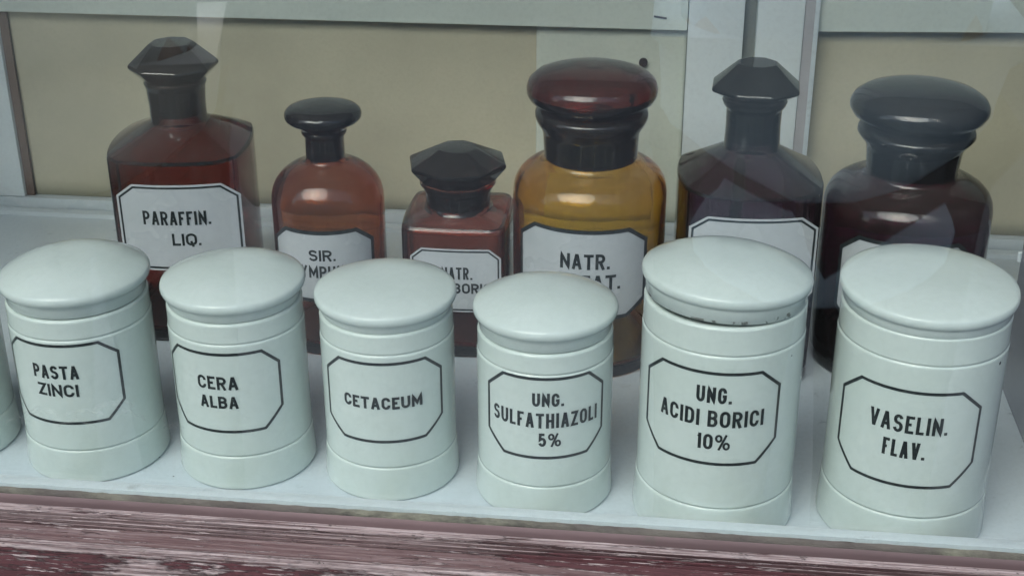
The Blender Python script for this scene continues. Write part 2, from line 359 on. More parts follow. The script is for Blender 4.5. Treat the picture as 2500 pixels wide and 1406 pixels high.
def ribbon(bm, surf, pts, t, off, closed=False, step=0.05):
    """flat stroke of width t (tapered mitres) along pts=(u,z), laid on surface surf(u,z,off)"""
    P = [Vector(p) for p in pts]
    Q = [P[0]]
    for a, b in zip(P, P[1:]):
        d = (b-a).length
        if d < 1e-6: continue
        k = max(1, int(d/step))
        for i in range(1, k+1): Q.append(a+(b-a)*i/k)
    if closed and (Q[0]-Q[-1]).length < 1e-6: Q = Q[:-1]
    n = len(Q); L = []; Rr = []
    for i in range(n):
        a = Q[i-1] if (i > 0 or closed) else None; b = Q[(i+1) % n] if (i < n-1 or closed) else None
        d0 = (Q[i]-a).normalized() if a is not None else None; d1 = (b-Q[i]).normalized() if b is not None else None
        if d0 is None: d0 = d1
        if d1 is None: d1 = d0
        m = (d0+d1); m = m.normalized() if m.length > 1e-4 else d0
        nn = Vector((-m.y, m.x)); c = max(0.45, nn.dot(Vector((-d0.y, d0.x))))
        L.append(Q[i]+nn*(t/2/c)); Rr.append(Q[i]-nn*(t/2/c))
    lv = [bm.verts.new(surf(p.x, p.y, off)) for p in L]; rv = [bm.verts.new(surf(p.x, p.y, off)) for p in Rr]
    for i in range(n if closed else n-1):
        j = (i+1) % n; bm.faces.new((lv[i], rv[i], rv[j], lv[j]))
def text_line(bm, surf, s, u0, u1, z0, z1, t, off, rnd):
    """fit string s into the outer box u0..u1, z0..z1"""
    h = z1-z0; gap = 0.11*h
    fixed = 0; rel = 0
    for c in s:
        wr = G[c][0]
        if wr == 0 or wr == -1: fixed += t
        elif wr == -2: fixed += 0.22*h
        else: rel += wr
    fixed += gap*(len(s)-1)
    W = (u1-u0-fixed)/max(rel, 1e-6)
    u = u0; k = 0
    for c in s:
        wr, st = G[c]
        if wr == 0: gw = t
        elif wr == -1: gw = t
        elif wr == -2: gw = 0.22*h
        else: gw = wr*W
        jz = rnd.uniform(-.01, .01)*h
        if wr == -1:
            ribbon(bm, surf, [(u+gw/2, z0), (u+gw/2, z0+t)], t, off)
        else:
            tt = t*(0.72 if c == '%' else 1)
            for sk in st:
                pts = [(u+tt/2+x*(gw-tt) if wr else u+gw/2, z0+jz+((tt/2+y*(h-tt)) if True else 0)) for x, y in sk]
                # straight stroke ends run to the full height
                pts2 = []
                for i, (x, y) in enumerate(sk):
                    px, py = pts[i]
                    if i in (0, len(sk)-1) and len(sk) < 8 or (i in (0, len(sk)-1) and y in (0, 1) and c in 'U'):
                        o = sk[1] if i == 0 else sk[-2]
                        if y == 0 and abs(o[1]-y) > .3: py = z0+jz
                        if y == 1 and abs(o[1]-y) > .3: py = z1+jz
                        if x == 0 and abs(o[1]-y) < .1 and c in 'ETZ': px = u
                        if x == 1 and abs(o[1]-y) < .1 and c in 'ETFZL': px = u+gw
                    pts2.append((px, py))
                ribbon(bm, surf, pts2, tt, off+0.0006*k); k += 1
        u += gw+gap
def cyl_surf(R, az0):
    def f(u, z, off):
        a = az0+u/R; r = R+off
        return (r*math.sin(a)*S, -r*math.cos(a)*S, z*S)
    return f
def octagon(hw, ht, hb, z_top, z_s1, z_s0, z_bot, uc=0.0):
    return [(uc-ht, z_top), (uc+ht, z_top), (uc+hw, z_s1), (uc+hw, z_s0), (uc+hb, z_bot), (uc-hb, z_bot), (uc-hw, z_s0), (uc-hw, z_s1)]
def interp(x, xs, ys): return float(np.interp(x, xs, ys))
def patch(bm, surf, oc, off, n=48):
    """filled octagon laid on a surface"""
    us = sorted({p[0] for p in oc} | {oc[7][0]+(oc[2][0]-oc[7][0])*i/n for i in range(n+1)})
    top = sorted([oc[7], oc[0], oc[1], oc[2]]); bot = sorted([oc[6], oc[5], oc[4], oc[3]])
    col = []
    for u in us:
        a = interp(u, [p[0] for p in bot], [p[1] for p in bot]); b = interp(u, [p[0] for p in top], [p[1] for p in top])
        col.append([bm.verts.new(surf(u, a+(b-a)*k/6, off)) for k in range(7)])
    for c0, c1 in zip(col, col[1:]):
        for k in range(6): bm.faces.new((c0[k], c1[k], c1[k+1], c0[k+1]))

# ------------------------------------------------------------------ SETTING
bm = bmesh.new(); box(bm, -120, 120, -160, -3.2, -26, -25); o = link('pavement', bm, M['pave'], smooth=False); o['kind'] = 'structure'

shelf = thing('display_shelf', 'white painted display shelf the jars and bottles stand on', 'shelf')
bm = bmesh.new(); box(bm, -16, 9.0, -1.05, 9.50, -0.6, 0.0); link('board', bm, M['shelf'], shelf, sharp=30)
bm = bmesh.new(); box(bm, -16, 9.0, 9.503, 9.76, -0.4, 0.10, 0.05); link('back_lip', bm, M['rail'], shelf, sharp=30)

# rear partition: painted frame, tan cloth, pale card strips
YB = 9.8
bk = thing('back_partition', 'painted wooden back partition with tan cloth panels behind the bottles', 'partition', (0, YB, 0))
def bpart(name, x0, x1, z0, z1, y0, y1, mat, bev=0.02):
    bm = bmesh.new(); box(bm, x0, x1, y0, y1, z0, z1, bev); return link(name, bm, mat, bk, sharp=30)
def cloth(name, x0, x1, y, mat, seed, amp=0.035):
    rnd = random.Random(seed); ph = [(rnd.uniform(.6, 3.2), rnd.uniform(0, 6.3), rnd.uniform(.3, 1)) for _ in range(7)]
    bm = bmesh.new(); nx = int((x1-x0)*14); nz = 24; g = []
    for i in range(nx+1):
        x = x0+(x1-x0)*i/nx; row = []
        for k in range(nz+1):
            z = 0.31+8.6*k/nz
            d = sum(a*math.sin(f*x+p+0.25*math.sin(z*.7+p)) for f, p, a in ph)/3.5
            row.append(vert(bm, x, y+amp*d*(0.4+0.6*min(1, abs(z-.3)/3)), z))
        g.append(row)
    for a, b in zip(g, g[1:]):
        for k in range(nz): bm.faces.new((a[k], b[k], b[k+1], a[k+1]))
    o = link(name, bm, mat, bk, sharp=None)
    sd_ = o.modifiers.new('thickness', 'SOLIDIFY'); sd_.thickness = 0.02*S; sd_.offset = -1
    return o
cloth('cloth_panel', -13.40, 0.53, 0.20, M['tan'], 3)
cloth('cloth_panel', 3.02, 12.0, 0.20, M['tan'], 8)
bpart('stile', -18, -13.58, 0.32, 9.0, 0.0, 0.4, M['stile'])
bpart('brown_strip', -13.575, -13.40, 0.32, 9.0, 0.10, 0.155, M['brown'], 0)
bpart('bottom_rail', -18, 12.0, 0.03, 0.30, 0.0, 0.4, M['rail'])
bpart('stile', 0.55, 1.61, 0.303, 9.0, -0.25, 0.4, M['stile'], 0.03)
bpart('groove', 1.612, 1.848, 0.303, 9.0, -0.02, 0.3, M['groove'], 0)
bpart('stile', 1.85, 2.74, 0.303, 9.0, -0.25, 0.4, M['stile'], 0.03)
bpart('stile_edge', 2.743, 2.995, 0.303, 9.0, -0.20, 0.3, M['stile_edge'], 0.02)
bpart('bead', 2.93, 3.02, 0.303, 9.0, -0.245, -0.203, M['rail'], 0.015)
pale = cloth('pale_cloth', -2.42, 0.54, 0.12, M['paper2'], 5, 0.025)
def slanted(name, x0, x1, za, zb, y0, y1, mat):
    bm = bmesh.new()
    vs = [vert(bm, x, y, z) for y in (y0, y1) for x, z in ((x0, za), (x1, zb), (x1, 9.0), (x0, 9.0))]
    for q in ((0, 1, 2, 3), (7, 6, 5, 4), (0, 4, 5, 1), (1, 5, 6, 2), (2, 6, 7, 3), (3, 7, 4, 0)): bm.faces.new([vs[i] for i in q])
    return link(name, bm, mat, bk, smooth=False)
slanted('pale_card', -13.55, 0.53, 4.43, 4.44, -0.10, -0.05, M['paper'])
slanted('pale_card', 3.03, 12.0, 4.49, 4.70, -0.10, -0.05, M['paper'])
bm = bmesh.new(); box(bm, -0.77, -0.52, -0.135, -0.102, 4.625, 4.66, 0.008); o = link('staple', bm, M['dark'], bk)
o.rotation_euler = (0, 0.14, 0); o.location = Vector((-0.09*4.6*0, 0, 0))
bm = bmesh.new(); rings(bm, [[(p[0]-0.29, y, p[1]+3.73) for p in [(0.085*math.cos(i*math.pi/10), 0.085*math.sin(i*math.pi/10)) for i in range(20)]] for y in (0.09, 0.02)])
bmesh.ops.recalc_face_normals(bm, faces=bm.faces[:]); link('knob', bm, M['dark'], bk)

side = thing('side_panel', 'grey painted panel standing at the right end of the shelf', 'panel', (6.0, 0, 0))
bm = bmesh.new(); box(bm, 0.03, 0.35, -1.04, 4.29, 0.004, 14.0, 0.03); link('board', bm, M['side'], side, sharp=30)
bm = bmesh.new(); rings(bm, [circ(0.035, z, 16, cx=0.0, cy=4.25) for z in (2.28, 2.29, 2.43, 2.44)]); link('glint_pin', bm, M['rail'], side)  # white pin added for a glint; its brightness is in the paint

# niche around the display (out of frame: shades the display)
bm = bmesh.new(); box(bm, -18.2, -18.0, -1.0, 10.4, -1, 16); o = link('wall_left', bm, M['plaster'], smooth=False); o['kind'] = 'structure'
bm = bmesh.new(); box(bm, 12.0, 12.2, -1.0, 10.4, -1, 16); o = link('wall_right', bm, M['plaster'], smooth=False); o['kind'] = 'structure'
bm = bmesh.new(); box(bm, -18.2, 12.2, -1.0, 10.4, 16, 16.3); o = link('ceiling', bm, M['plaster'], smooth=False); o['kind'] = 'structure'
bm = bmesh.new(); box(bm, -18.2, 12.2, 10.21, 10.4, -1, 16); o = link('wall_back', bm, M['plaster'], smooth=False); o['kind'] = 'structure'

bm = bmesh.new(); box(bm, -60, 60, -1.5, -1.25, 16.003, 60); o = link('wall_above', bm, M['facade'], smooth=False); o['kind'] = 'structure'
bm = bmesh.new(); box(bm, -60, -17.003, -1.5, -1.25, -1, 16); o = link('wall_outer', bm, M['facade'], smooth=False); o['kind'] = 'structure'
bm = bmesh.new(); box(bm, 10.003, 60, -1.5, -1.25, -1, 16); o = link('wall_outer', bm, M['facade'], smooth=False); o['kind'] = 'structure'

bm = bmesh.new(); box(bm, -260, 260, -175, -165, -26, 96); o = link('wall_sky_blocker', bm, M['facade'], smooth=False); o['kind'] = 'structure'  # added unseen wall, blocks the low sky to shape bar highlights on the bottles

# window: bottom rail, putty, glass, sill
win = thing('window_frame', 'white painted bottom rail of the shop window with crumbling putty', 'window frame')
bm = bmesh.new(); box(bm, -17, 10, -1.255, -1.064, -0.6, 0.55, 0.012); link('bottom_rail', bm, M['rail'], win, sharp=30)
extrude_profile('putty', [(-1.325, 0.03), (-1.325, 0.535), (-1.334, 0.528), (-1.362, 0.45), (-1.364, 0.03)], -17, 10, M['putty'], win, nx=260, jit=0.006, seed=4, sharp=60)
extrude_profile('putty_strip', [(-1.374, 0.0), (-1.374, 0.452), (-1.382, 0.447), (-1.402, 0.375), (-1.404, 0.0)], -17, 10, M['mauve'], win, nx=120, jit=0.0025, seed=6, sharp=60)

pane = thing('window_pane', 'clear reflecting glass pane in front of the jars and bottles', 'glass pane')
bm = bmesh.new(); box(bm, -17, 10, -1.32, -1.262, 0.40, 16); link('glass', bm, M['pane'], pane, smooth=False)

sill = thing('window_sill', 'weathered wooden window sill with peeling dark red paint', 'window sill')
def sill_top():
    f = lambda y: 0.352-(abs(y)-1.43)*0.25
    prof = [(-1.44, -0.5), (-1.44, 0.325), (-1.452, 0.345), (-1.56, f(1.56))]
    for yc in (-1.60, -1.66, -1.725, -1.785):          # four shallow ploughed grooves
        prof += [(yc+0.024, f(yc)+0.004), (yc+0.016, f(yc)-0.075), (yc-0.012, f(yc)-0.075), (yc-0.022, f(yc)-0.002)]
    prof += [(-1.90, f(1.90)), (-2.00, f(2.00)-0.012), (-2.02, f(2.02)-0.04), (-2.022, -0.5)]
    return prof
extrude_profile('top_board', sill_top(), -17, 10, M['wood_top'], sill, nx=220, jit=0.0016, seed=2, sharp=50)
low = [(-2.036, -0.9), (-2.036, 0.168), (-2.05, 0.196), (-2.085, 0.208), (-2.125, 0.19), (-2.155, 0.14), (-2.175, 0.075), (-2.21, 0.03), (-2.27, -0.02), (-2.33, -0.10), (-2.37, -0.22), (-2.385, -0.36), (-2.385, -0.9)]
extrude_profile('front_moulding', low, -17, 10, M['wood_low'], sill, nx=220, jit=0.004, seed=3, sharp=60)
bm = bmesh.new(); box(bm, -60, 60, -2.2, -1.3, -25, -0.95); o = link('wall_below', bm, M['facade'], smooth=False); o['kind'] = 'structure'

# ------------------------------------------------------------------ JARS
def jar_profile(R, foot, zf, zg, ztop, band):
    p = [(0.6*R, 0.0), (foot-0.06, 0.0)] + arcp(foot-0.06, 0.06, 0.06, 0.06, -90, 0, 5)
    p += [(R+0.0105, zf-0.06)] + arcp(R-0.032, zf-0.05, 0.042, 0.048, 10, 80, 5) + [(R+0.001, zf+0.004), (R, zf+0.03)]
    p += [(R, zg-0.06)] + arcp(R-0.035, zg-0.05, 0.035, 0.045, 0, 75, 5) + [(band+0.002, zg+0.006), (band, zg+0.03)]
    p += [(band, ztop-0.05)] + arcp(band-0.04, ztop-0.045, 0.04, 0.045, 0, 90, 4) + [(band-0.13, ztop), (band-0.15, ztop-0.3), (0.5, ztop-0.3)]
    return p
def lid_profile(rim, collar, zj, zr, rise):
    """zj underside of collar, zr widest height"""
    p = [(collar-0.2, zj), (collar-0.025, zj), (collar, zj+0.02)]
    p += [(collar-0.004, zr-0.125), (collar+0.014, zr-0.092), (rim-0.05, zr-0.062)] + arcp(rim-0.06, zr+0.03, 0.06, 0.085, -65, 50, 10)
    re, ze = rim-0.06+0.06*math.cos(math.radians(50)), zr+0.03+0.085*math.sin(math.radians(50))
    for i in range(1, 21):
        r = re*(1-i/20); p.append((r, ze+rise*(1-(r/re)**2.6)))
    return p
SM = [2.91947, 2.71998, 2.39776, 0.56658, 1.05151, 0.96337, 1.00023, 1.00986, 1.04016]
BG = [3.64232, 3.42612, 3.00662, 0.66012, 1.16056, 1.14344, 1.12, 1.15093-.01, 1.16745]
XY = [(-8.33435, .68141), (-5.94804, .73545), (-3.66917, .6679), (-1.33091, .44626), (1.15247, .1704), (3.83904, .28115)]
EX = [(.03946, -.00161, .0035, -.01), (-.00017, .00957, .004, .0), (-.02165, .00535, -.006, .006),
      (-.02285, -.01364, .003, -.008), (-.00907, .005, -.036, -.042), (.01039, -.00505, -.006, .03)]
TXT = [
 dict(oct=(.93, .655, .665, 2.316, 2.09, 1.30, 1.04), uc=-.015, lines=[('PASTA', -.385, .315, 1.777, 1.998), ('ZINCI', -.345, .28, 1.485, 1.69)]),
 dict(oct=(.935, .672, .64, 2.27, 2.02, 1.30, 1.00), uc=-.035, lines=[('CERA', -.345, .265, 1.70, 1.915), ('ALBA', -.335, .245, 1.39, 1.59)]),
 dict(oct=(.955, .658, .632, 2.28, 2.02, 1.26, 1.015), uc=.095, lines=[('CETACEUM', -.495, .68, 1.555, 1.75)]),
 dict(oct=(.925, .635, .625, 2.313, 2.05, 1.33, 1.052), uc=.11, lines=[('UNG.', -.085, .36, 1.88, 2.09), ('SULFATHIAZOLI', -.70, .90, 1.54, 1.777), ('5%', .005, .325, 1.237, 1.453)]),
 dict(oct=(1.01, .705, .708, 2.77, 2.51, 1.69, 1.385), uc=-.19, lines=[('UNG.', -.35, .125, 2.325, 2.57), ('ACIDI BORICI', -.89, .585, 1.963, 2.214), ('10%', -.31, .143, 1.61, 1.85)]),
 dict(oct=(1.015, .688, .694, 2.59, 2.305, 1.46, 1.155), uc=-.27, lines=[('VASELIN.', -.765, .275, 1.97, 2.237), ('FLAV.', -.54, .02, 1.585, 1.846)]),
]
JL = ['cream apothecary jar lettered PASTA ZINCI in front of the darkest red bottle',
      'cream apothecary jar lettered CERA ALBA with domed lid',
      'cream apothecary jar lettered CETACEUM on a single line',
      'cream apothecary jar lettered UNG. SULFATHIAZOLI 5%',
      'large cream jar lettered UNG. ACIDI BORICI 10% with a gap under its chipped lid',
      'large cream jar lettered VASELIN. FLAV. beside the grey side panel']
def make_jar(j, x, y, pr, ex, label, txt, big, lrise=0.3, lup=0.0):
    t = thing('ointment_jar', label, 'jar', (x, y, 0), 'cream ointment jars along the front of the shelf')
    rs, hs_, tx, ty = ex; k = 1+rs; kz = 1+hs_
    R = pr[6]*k if not big else 1.125*k
    foot = pr[8]*k if not big else 1.165*k
    zj, zr, zg, zf = pr[1]*kz, pr[0]*kz, pr[2]*kz, pr[3]*kz
    band = R-0.011
    bm = bmesh.new(); lathe(bm, jar_profile(R, foot, zf, zg, zj-0.014, band), 128); link('body', bm, M['jar'], t, sharp=None)
    bm = bmesh.new(); lathe(bm, lid_profile(pr[4]*k, (0.965 if not big else 1.10)*k, zj-0.012, zr+lup, lrise), 128)
    ld = link('lid', bm, M['lid_chipped'] if j == 4 else M['lid'], t, sharp=None)
    if tx or ty:
        for v in ld.data.vertices:
            v.co.z += tx*v.co.x+ty*v.co.y
    if txt:
        rnd = random.Random(50+j); bm = bmesh.new(); sf = cyl_surf(R, 0.0)
        oc = octagon(*txt['oct'], uc=txt['uc'])
        ribbon(bm, sf, oc+[oc[0]], 0.046, 0.004, closed=True)
        for (s, a, b, c, d) in txt['lines']: text_line(bm, sf, s, a, b, c, d, 0.041 if not big else 0.044, 0.0045, rnd)
        link('printed_label', bm, M['ink'], t, smooth=False)
    return t
for j in range(6):
    make_jar(j, *XY[j], BG if j > 3 else SM, EX[j], JL[j], TXT[j], j > 3, (.27, .21, .14, .24, .25, .15)[j], (.05, 0, -.02, .05, .04, -.03)[j])
make_jar(6, -10.80, 0.72, SM, (0.02, 0, 0, 0), 'cream jar cut off at the left edge beside the PASTA ZINCI jar', dict(oct=(.93, .655, .665, 2.316, 2.09, 1.30, 1.04), uc=-.1, lines=[]), False)

# ------------------------------------------------------------------ BOTTLES
def poly_radius(th, poly):
    d = Vector((math.cos(th), math.sin(th))); best = 0
    for i in range(len(poly)):
        a = Vector(poly[i]); b = Vector(poly[(i+1) % len(poly)]); e = b-a
        den = d.x*e.y-d.y*e.x
        if abs(den) < 1e-9: continue
        tt = (a.x*e.y-a.y*e.x)/den; s = (a.x*d.y-a.y*d.x)/den
        if tt > 0 and -1e-6 <= s <= 1+1e-6: best = max(best, tt)
    return best
def section_poly(a, c, bulge):
    """square with chamfered corners and faces bowed outwards by `bulge`"""
    pts = []
    for q in range(4):
        ca, sa = math.cos(q*math.pi/2), math.sin(q*math.pi/2)
        for i in range(13):
            u = -(a-c)+2*(a-c)*i/12; dpt = a-bulge*(u/(a-c))**2
            x, y = u, -dpt
            pts.append((x*ca-y*sa, x*sa+y*ca))
    return pts
def smooth_r(rs, it=2):
    rs = list(rs)
    for _ in range(it): rs = [(rs[i-1]+2*rs[i]+rs[(i+1) % len(rs)])/4 for i in range(len(rs))]
    return rs
NB = 128
def body_rings(rf, levels):
    """levels: (scale_mix m, radius r, inset, z): ring radius = (1-m)*(rf-inset) + m*r"""
    out = []
    for m, r, ins, z in levels:
        out.append([(((1-m)*(rf[i]-ins)+m*r)*math.cos(2*math.pi*i/NB), ((1-m)*(rf[i]-ins)+m*r)*math.sin(2*math.pi*i/NB), z) for i in range(NB)])
    return out
def make_bottle(label, x, y, phi, rf, zsh, shoulder, neck, mat, stopper, labelspec, sharp, cav=0.09, smat=None):
    """shoulder/neck: list of (mix, radius, inset, z)"""
    t = thing('apothecary_bottle', label, 'bottle', (x, y, 0), 'brown glass apothecary bottles behind the jars')
    t.rotation_euler = (0, 0, phi)
    bm = bmesh.new()
    outer = [(0, 0, .16, 0.0), (0, 0, .05, 0.012), (0, 0, .015, 0.05), (0, 0, 0, 0.11), (0, 0, 0, zsh)] + shoulder + neck
    rings(bm, body_rings(rf, outer))
    # inner cavity
    zn = shoulder[-1][3]; rn = shoulder[-1][1]
    inner = [(0, 0, cav+.25, 0.16), (0, 0, cav+.06, 0.19), (0, 0, cav, 0.30), (0, 0, cav, zsh-0.03)]
    inner += [(m, r-cav*m if m == 1 else r-cav, i_+cav, z-0.075) for m, r, i_, z in shoulder[:-1]]
    inner += [(1, rn-0.13, 0, zn+0.02), (1, rn-0.13, 0, zn+0.12), (1, 0.05, 0, zn+0.14)]
    rings(bm, body_rings(rf, inner), flip=True)
    link('body', bm, mat, t, sharp=sharp)
    st = stopper(); link('stopper', st, smat or mat, t, sharp=sharp and 9 or 40)
    surf, spec = labelspec
    if spec:
        oc = spec['oct']
        bm = bmesh.new(); patch(bm, surf, oc, 0.008); lb = link('label', bm, M['label'], t, smooth=True, sharp=None)
        rnd = random.Random(len(label)); bm = bmesh.new(); bw = spec['bw']
        def inset(oc_, d):
            cx = sum(p[0] for p in oc_)/8; n = 8; res = []
            for i in range(n):
                p0, p1, p2 = Vector(oc_[i-1]), Vector(oc_[i]), Vector(oc_[(i+1) % n])
                a = (p1-p0).normalized(); b = (p2-p1).normalized(); na = Vector((a.y, -a.x)); nb = Vector((b.y, -b.x))
                m = (na+nb).normalized(); res.append(tuple(p1+m*d/max(.5, m.dot(na))))
            return res
        oi = inset(oc, spec['inset'])
        ribbon(bm, surf, oi+[oi[0]], bw, 0.012, closed=True)
        for (s, a, b, c, d) in spec['lines']: text_line(bm, surf, s, a, b, c, d, spec.get('t', 0.05), 0.0125, rnd)
        link('lettering', bm, M['ink'], lb, smooth=False)
    return t
def facet_stopper(r0, z0, r1, z1, rm, zm, rt, zt, ph, collar=None, n=8):
    """ground plug, collar, eight-sided cut head"""
    def f():
        bm = bmesh.new()
        b2 = bmesh.new()
        lv = [circ(r1, z1, n, ph), circ(rm, zm-0.035, n, ph), circ(rm, zm+0.02, n, ph), circ(rt, zt, n, ph)]
        rings(b2, lv); bmesh.ops.bevel(b2, geom=list(b2.edges), offset=0.022*S, segments=2, affect='EDGES', profile=0.5)
        me = bpy.data.meshes.new('tmp'); b2.to_mesh(me); b2.free(); bm.from_mesh(me); bpy.data.meshes.remove(me)
        rings(bm, [circ(r, z, 48) for r, z in ([(r0*0.8, z0-0.55), (r0*0.9, z0-0.004)] + ([(c[0], c[1]) for c in collar] if collar else [(r0, z0), (r0, z1-0.002)]))])
        return bm
    return f
def disc_stopper(prof, n=96, hollow=None):
    def f():
        bm = bmesh.new(); lathe(bm, prof, n)
        if hollow: lathe(bm, hollow, n, flip=True)
        return bm
    return f
def arc_face_surf(a, bulge, half):
    def f(u, z, off): return (u*S, -(a-bulge*(u/half)**2+off)*S, z*S)
    return f
def angs(poly, it=1): return smooth_r([poly_radius(2*math.pi*i/NB, poly) for i in range(NB)], it)

BL = dict(
 A='tall dark red faceted bottle lettered PARAFFIN. LIQ. with eight-sided stopper',
 B='orange brown round bottle lettered SIR. with small black mushroom stopper',
 C='short squat square red brown bottle lettered NATR. BORIC with wide faceted stopper',
 D='wide amber yellow round bottle lettered NATR. with broad brown disc stopper',
 E='purple black square bottle with faceted stopper behind the UNG. ACIDI BORICI jar',
 F='plum black wide round bottle with disc stopper behind the VASELIN. FLAV. jar')
# A -- square, chamfered, PARAFFIN. LIQ.
aA, cA, bA = 1.22, 0.34, 0.12
pA = angs(section_poly(aA, cA, bA))
make_bottle(BL['A'], -8.24, 5.38, math.radians(6), pA, 3.36,
    [(0, 0, .02, 3.415), (0.05, .5, .05, 3.45), (0.55, .5, 0.0, 3.62), (0.93, .5, 0, 3.755), (1, .495, 0, 3.79)],
    [(1, .485, 0, 3.84), (1, .485, 0, 4.1), (1, .505, 0, 4.38), (1, .525, 0, 4.44), (1, .535, 0, 4.47), (1, .50, 0, 4.50)], M['glass_A'],
    facet_stopper(.47, 4.503, .54, 4.52, .77, 4.78, .37, 5.16, math.radians(14.6), [(0.5, 4.504), (0.53, 4.53), (.53, 4.56)]),
    (arc_face_surf(aA, bA, aA-cA), dict(oct=octagon(1.06, .76, .76, 3.02, 2.79, 1.70, 1.43, .12), inset=0.055, bw=0.035, t=0.042,
        lines=[('PARAFFIN.', -.50, .66, 2.29, 2.545), ('LIQ.', -.03, .46, 1.905, 2.13)])), 12)
# C -- squat square, NATR. BORIC
aC, cC, bC = 0.93, 0.16, 0.05
pC = angs(section_poly(aC, cC, bC))
make_bottle(BL['C'], -3.28, 5.07, math.radians(1), pC, 2.33,
    [(0, 0, .01, 2.38), (0, 0, .05, 2.425), (0.3, .56, .05, 2.46), (0.9, .56, .05, 2.51), (1, .57, 0, 2.54)],
    [(1, .555, 0, 2.58), (1, .565, 0, 2.82), (1, .60, 0, 2.86), (1, .60, 0, 2.90), (1, .56, 0, 2.93)], M['glass_C'],
    facet_stopper(.53, 2.935, .62, 2.98, .87, 3.31, .345, 3.58, math.radians(34.5), [(.56, 2.936), (.66, 2.95), (.66, 3.0)]),
    (arc_face_surf(aC, bC, aC-cC), dict(oct=octagon(.775, .58, .58, 2.09, 1.925, 1.10, .912, .055), inset=0.045, bw=0.028, t=0.036,
        lines=[('NATR.', -.185, .345, 1.53, 1.755), ('BIBORIC.', -.20, .72, 1.27, 1.46)])), 18)
# E -- square chamfered, dark
aE, cE, bE = 1.18, 0.38, 0.11
pE = angs(section_poly(aE, cE, bE))
make_bottle(BL['E'], 1.63, 4.76, math.radians(4.5), pE, 3.40,
    [(0, 0, .02, 3.445), (0.05, .47, .05, 3.48), (0.55, .47, 0, 3.68), (0.93, .47, 0, 3.86), (1, .46, 0, 3.90)],
    [(1, .45, 0, 3.96), (1, .44, 0, 4.25), (1, .445, 0, 4.54), (1, .50, 0, 4.62), (1, .52, 0, 4.68), (1, .48, 0, 4.72)], M['glass_E'],
    facet_stopper(.43, 4.723, .5, 4.74, .745, 4.91, .325, 5.30, math.radians(14.5), [(.47, 4.724), (.5, 4.74), (.5, 4.78)]),
    (arc_face_surf(aE, bE, aE-cE), dict(oct=octagon(1.03, .75, .75, 3.10, 2.89, 1.75, 1.48, -.01), inset=0.055, bw=0.035, lines=[])), 12)
# round bottles: B, D, F
pB = [0.975]*NB
make_bottle(BL['B'], -5.54, 4.91, 0, pB, 2.62,
    [(1, .965, 0, 2.74), (1, .93, 0, 2.87), (1, .87, 0, 2.99), (1, .77, 0, 3.11), (1, .64, 0, 3.21), (1, .50, 0, 3.275), (1, .39, 0, 3.30), (1, .345, 0, 3.33)],
    [(1, .335, 0, 3.38), (1, .335, 0, 3.74), (1, .36, 0, 3.78), (1, .385, 0, 3.82), (1, .385, 0, 3.86), (1, .35, 0, 3.885)], M['glass_B'],
    disc_stopper([(.24, 3.35), (.29, 3.888), (.40, 3.895), (.44, 3.94), (.50, 3.985), (.60, 4.03), (.645, 4.08), (.655, 4.14), (.635, 4.20), (.58, 4.245), (.46, 4.275), (.25, 4.29), (.01, 4.293)]),
    (cyl_surf(.975, 0), dict(oct=octagon(.94, .63, .63, 2.33, 2.09, 1.37, 1.13, .055), inset=-0.03, bw=0.07, t=0.038,
        lines=[('SIR.', -.145, .31, 1.845, 2.05), ('SYMPHYT.', -.46, .66, 1.53, 1.755)])), None, smat=M['stopper_B'])
pD = [1.30]*NB
make_bottle(BL['D'], -1.0, 4.90, 0, pD, 2.90,
    [(1, 1.295, 0, 3.02), (1, 1.275, 0, 3.13), (1, 1.235, 0, 3.23), (1, 1.165, 0, 3.33), (1, 1.06, 0, 3.415), (1, .94, 0, 3.47), (1, .84, 0, 3.50), (1, .785, 0, 3.54)],
    [(1, .775, 0, 3.60), (1, .80, 0, 3.98), (1, .82, 0, 4.06), (1, .90, 0, 4.19), (1, .935, 0, 4.28), (1, .93, 0, 4.36), (1, .85, 0, 4.40)], M['glass_D'],
    disc_stopper([(.70, 3.55), (.75, 4.402), (.84, 4.46), (.93, 4.51), (1.03, 4.585), (1.075, 4.675), (1.075, 4.78), (1.035, 4.89), (.93, 4.98), (.73, 5.045), (.4, 5.085), (.01, 5.10)],
        hollow=[(.02, 4.46), (.55, 4.47), (.74, 4.54), (.92, 4.63), (.96, 4.70), (.93, 4.79), (.80, 4.87), (.4, 4.94), (.02, 4.95)]),
    (cyl_surf(1.30, 0), dict(oct=octagon(1.15, .81, .81, 2.70, 2.46, 1.45, 1.21, -.07), inset=-0.03, bw=0.07, t=0.05,
        lines=[('NATR.', -.39, .43, 2.075, 2.35), ('SULFAT.', -.64, .62, 1.70, 1.97)])), None, smat=M['stopper_D'])
pF = [1.375]*NB
make_bottle(BL['F'], 4.29, 5.15, 0, pF, 2.76,
    [(1, 1.37, 0, 2.88), (1, 1.345, 0, 3.0), (1, 1.29, 0, 3.11), (1, 1.19, 0, 3.21), (1, 1.06, 0, 3.28), (1, .92, 0, 3.33), (1, .80, 0, 3.36), (1, .745, 0, 3.40)],
    [(1, .735, 0, 3.46), (1, .77, 0, 3.82), (1, .80, 0, 3.92), (1, .89, 0, 4.02), (1, .945, 0, 4.10), (1, .93, 0, 4.17), (1, .85, 0, 4.20)], M['glass_F'],
    disc_stopper([(.66, 3.45), (.72, 4.202), (.83, 4.25), (.93, 4.32), (1.05, 4.41), (1.105, 4.51), (1.10, 4.60), (1.04, 4.70), (.88, 4.80), (.6, 4.87), (.3, 4.90), (.01, 4.91)]),
    (cyl_surf(1.375, 0), dict(oct=octagon(1.12, .80, .80, 2.62, 2.36, 1.35, 1.10, -.13), inset=-0.03, bw=0.07, lines=[])), None)

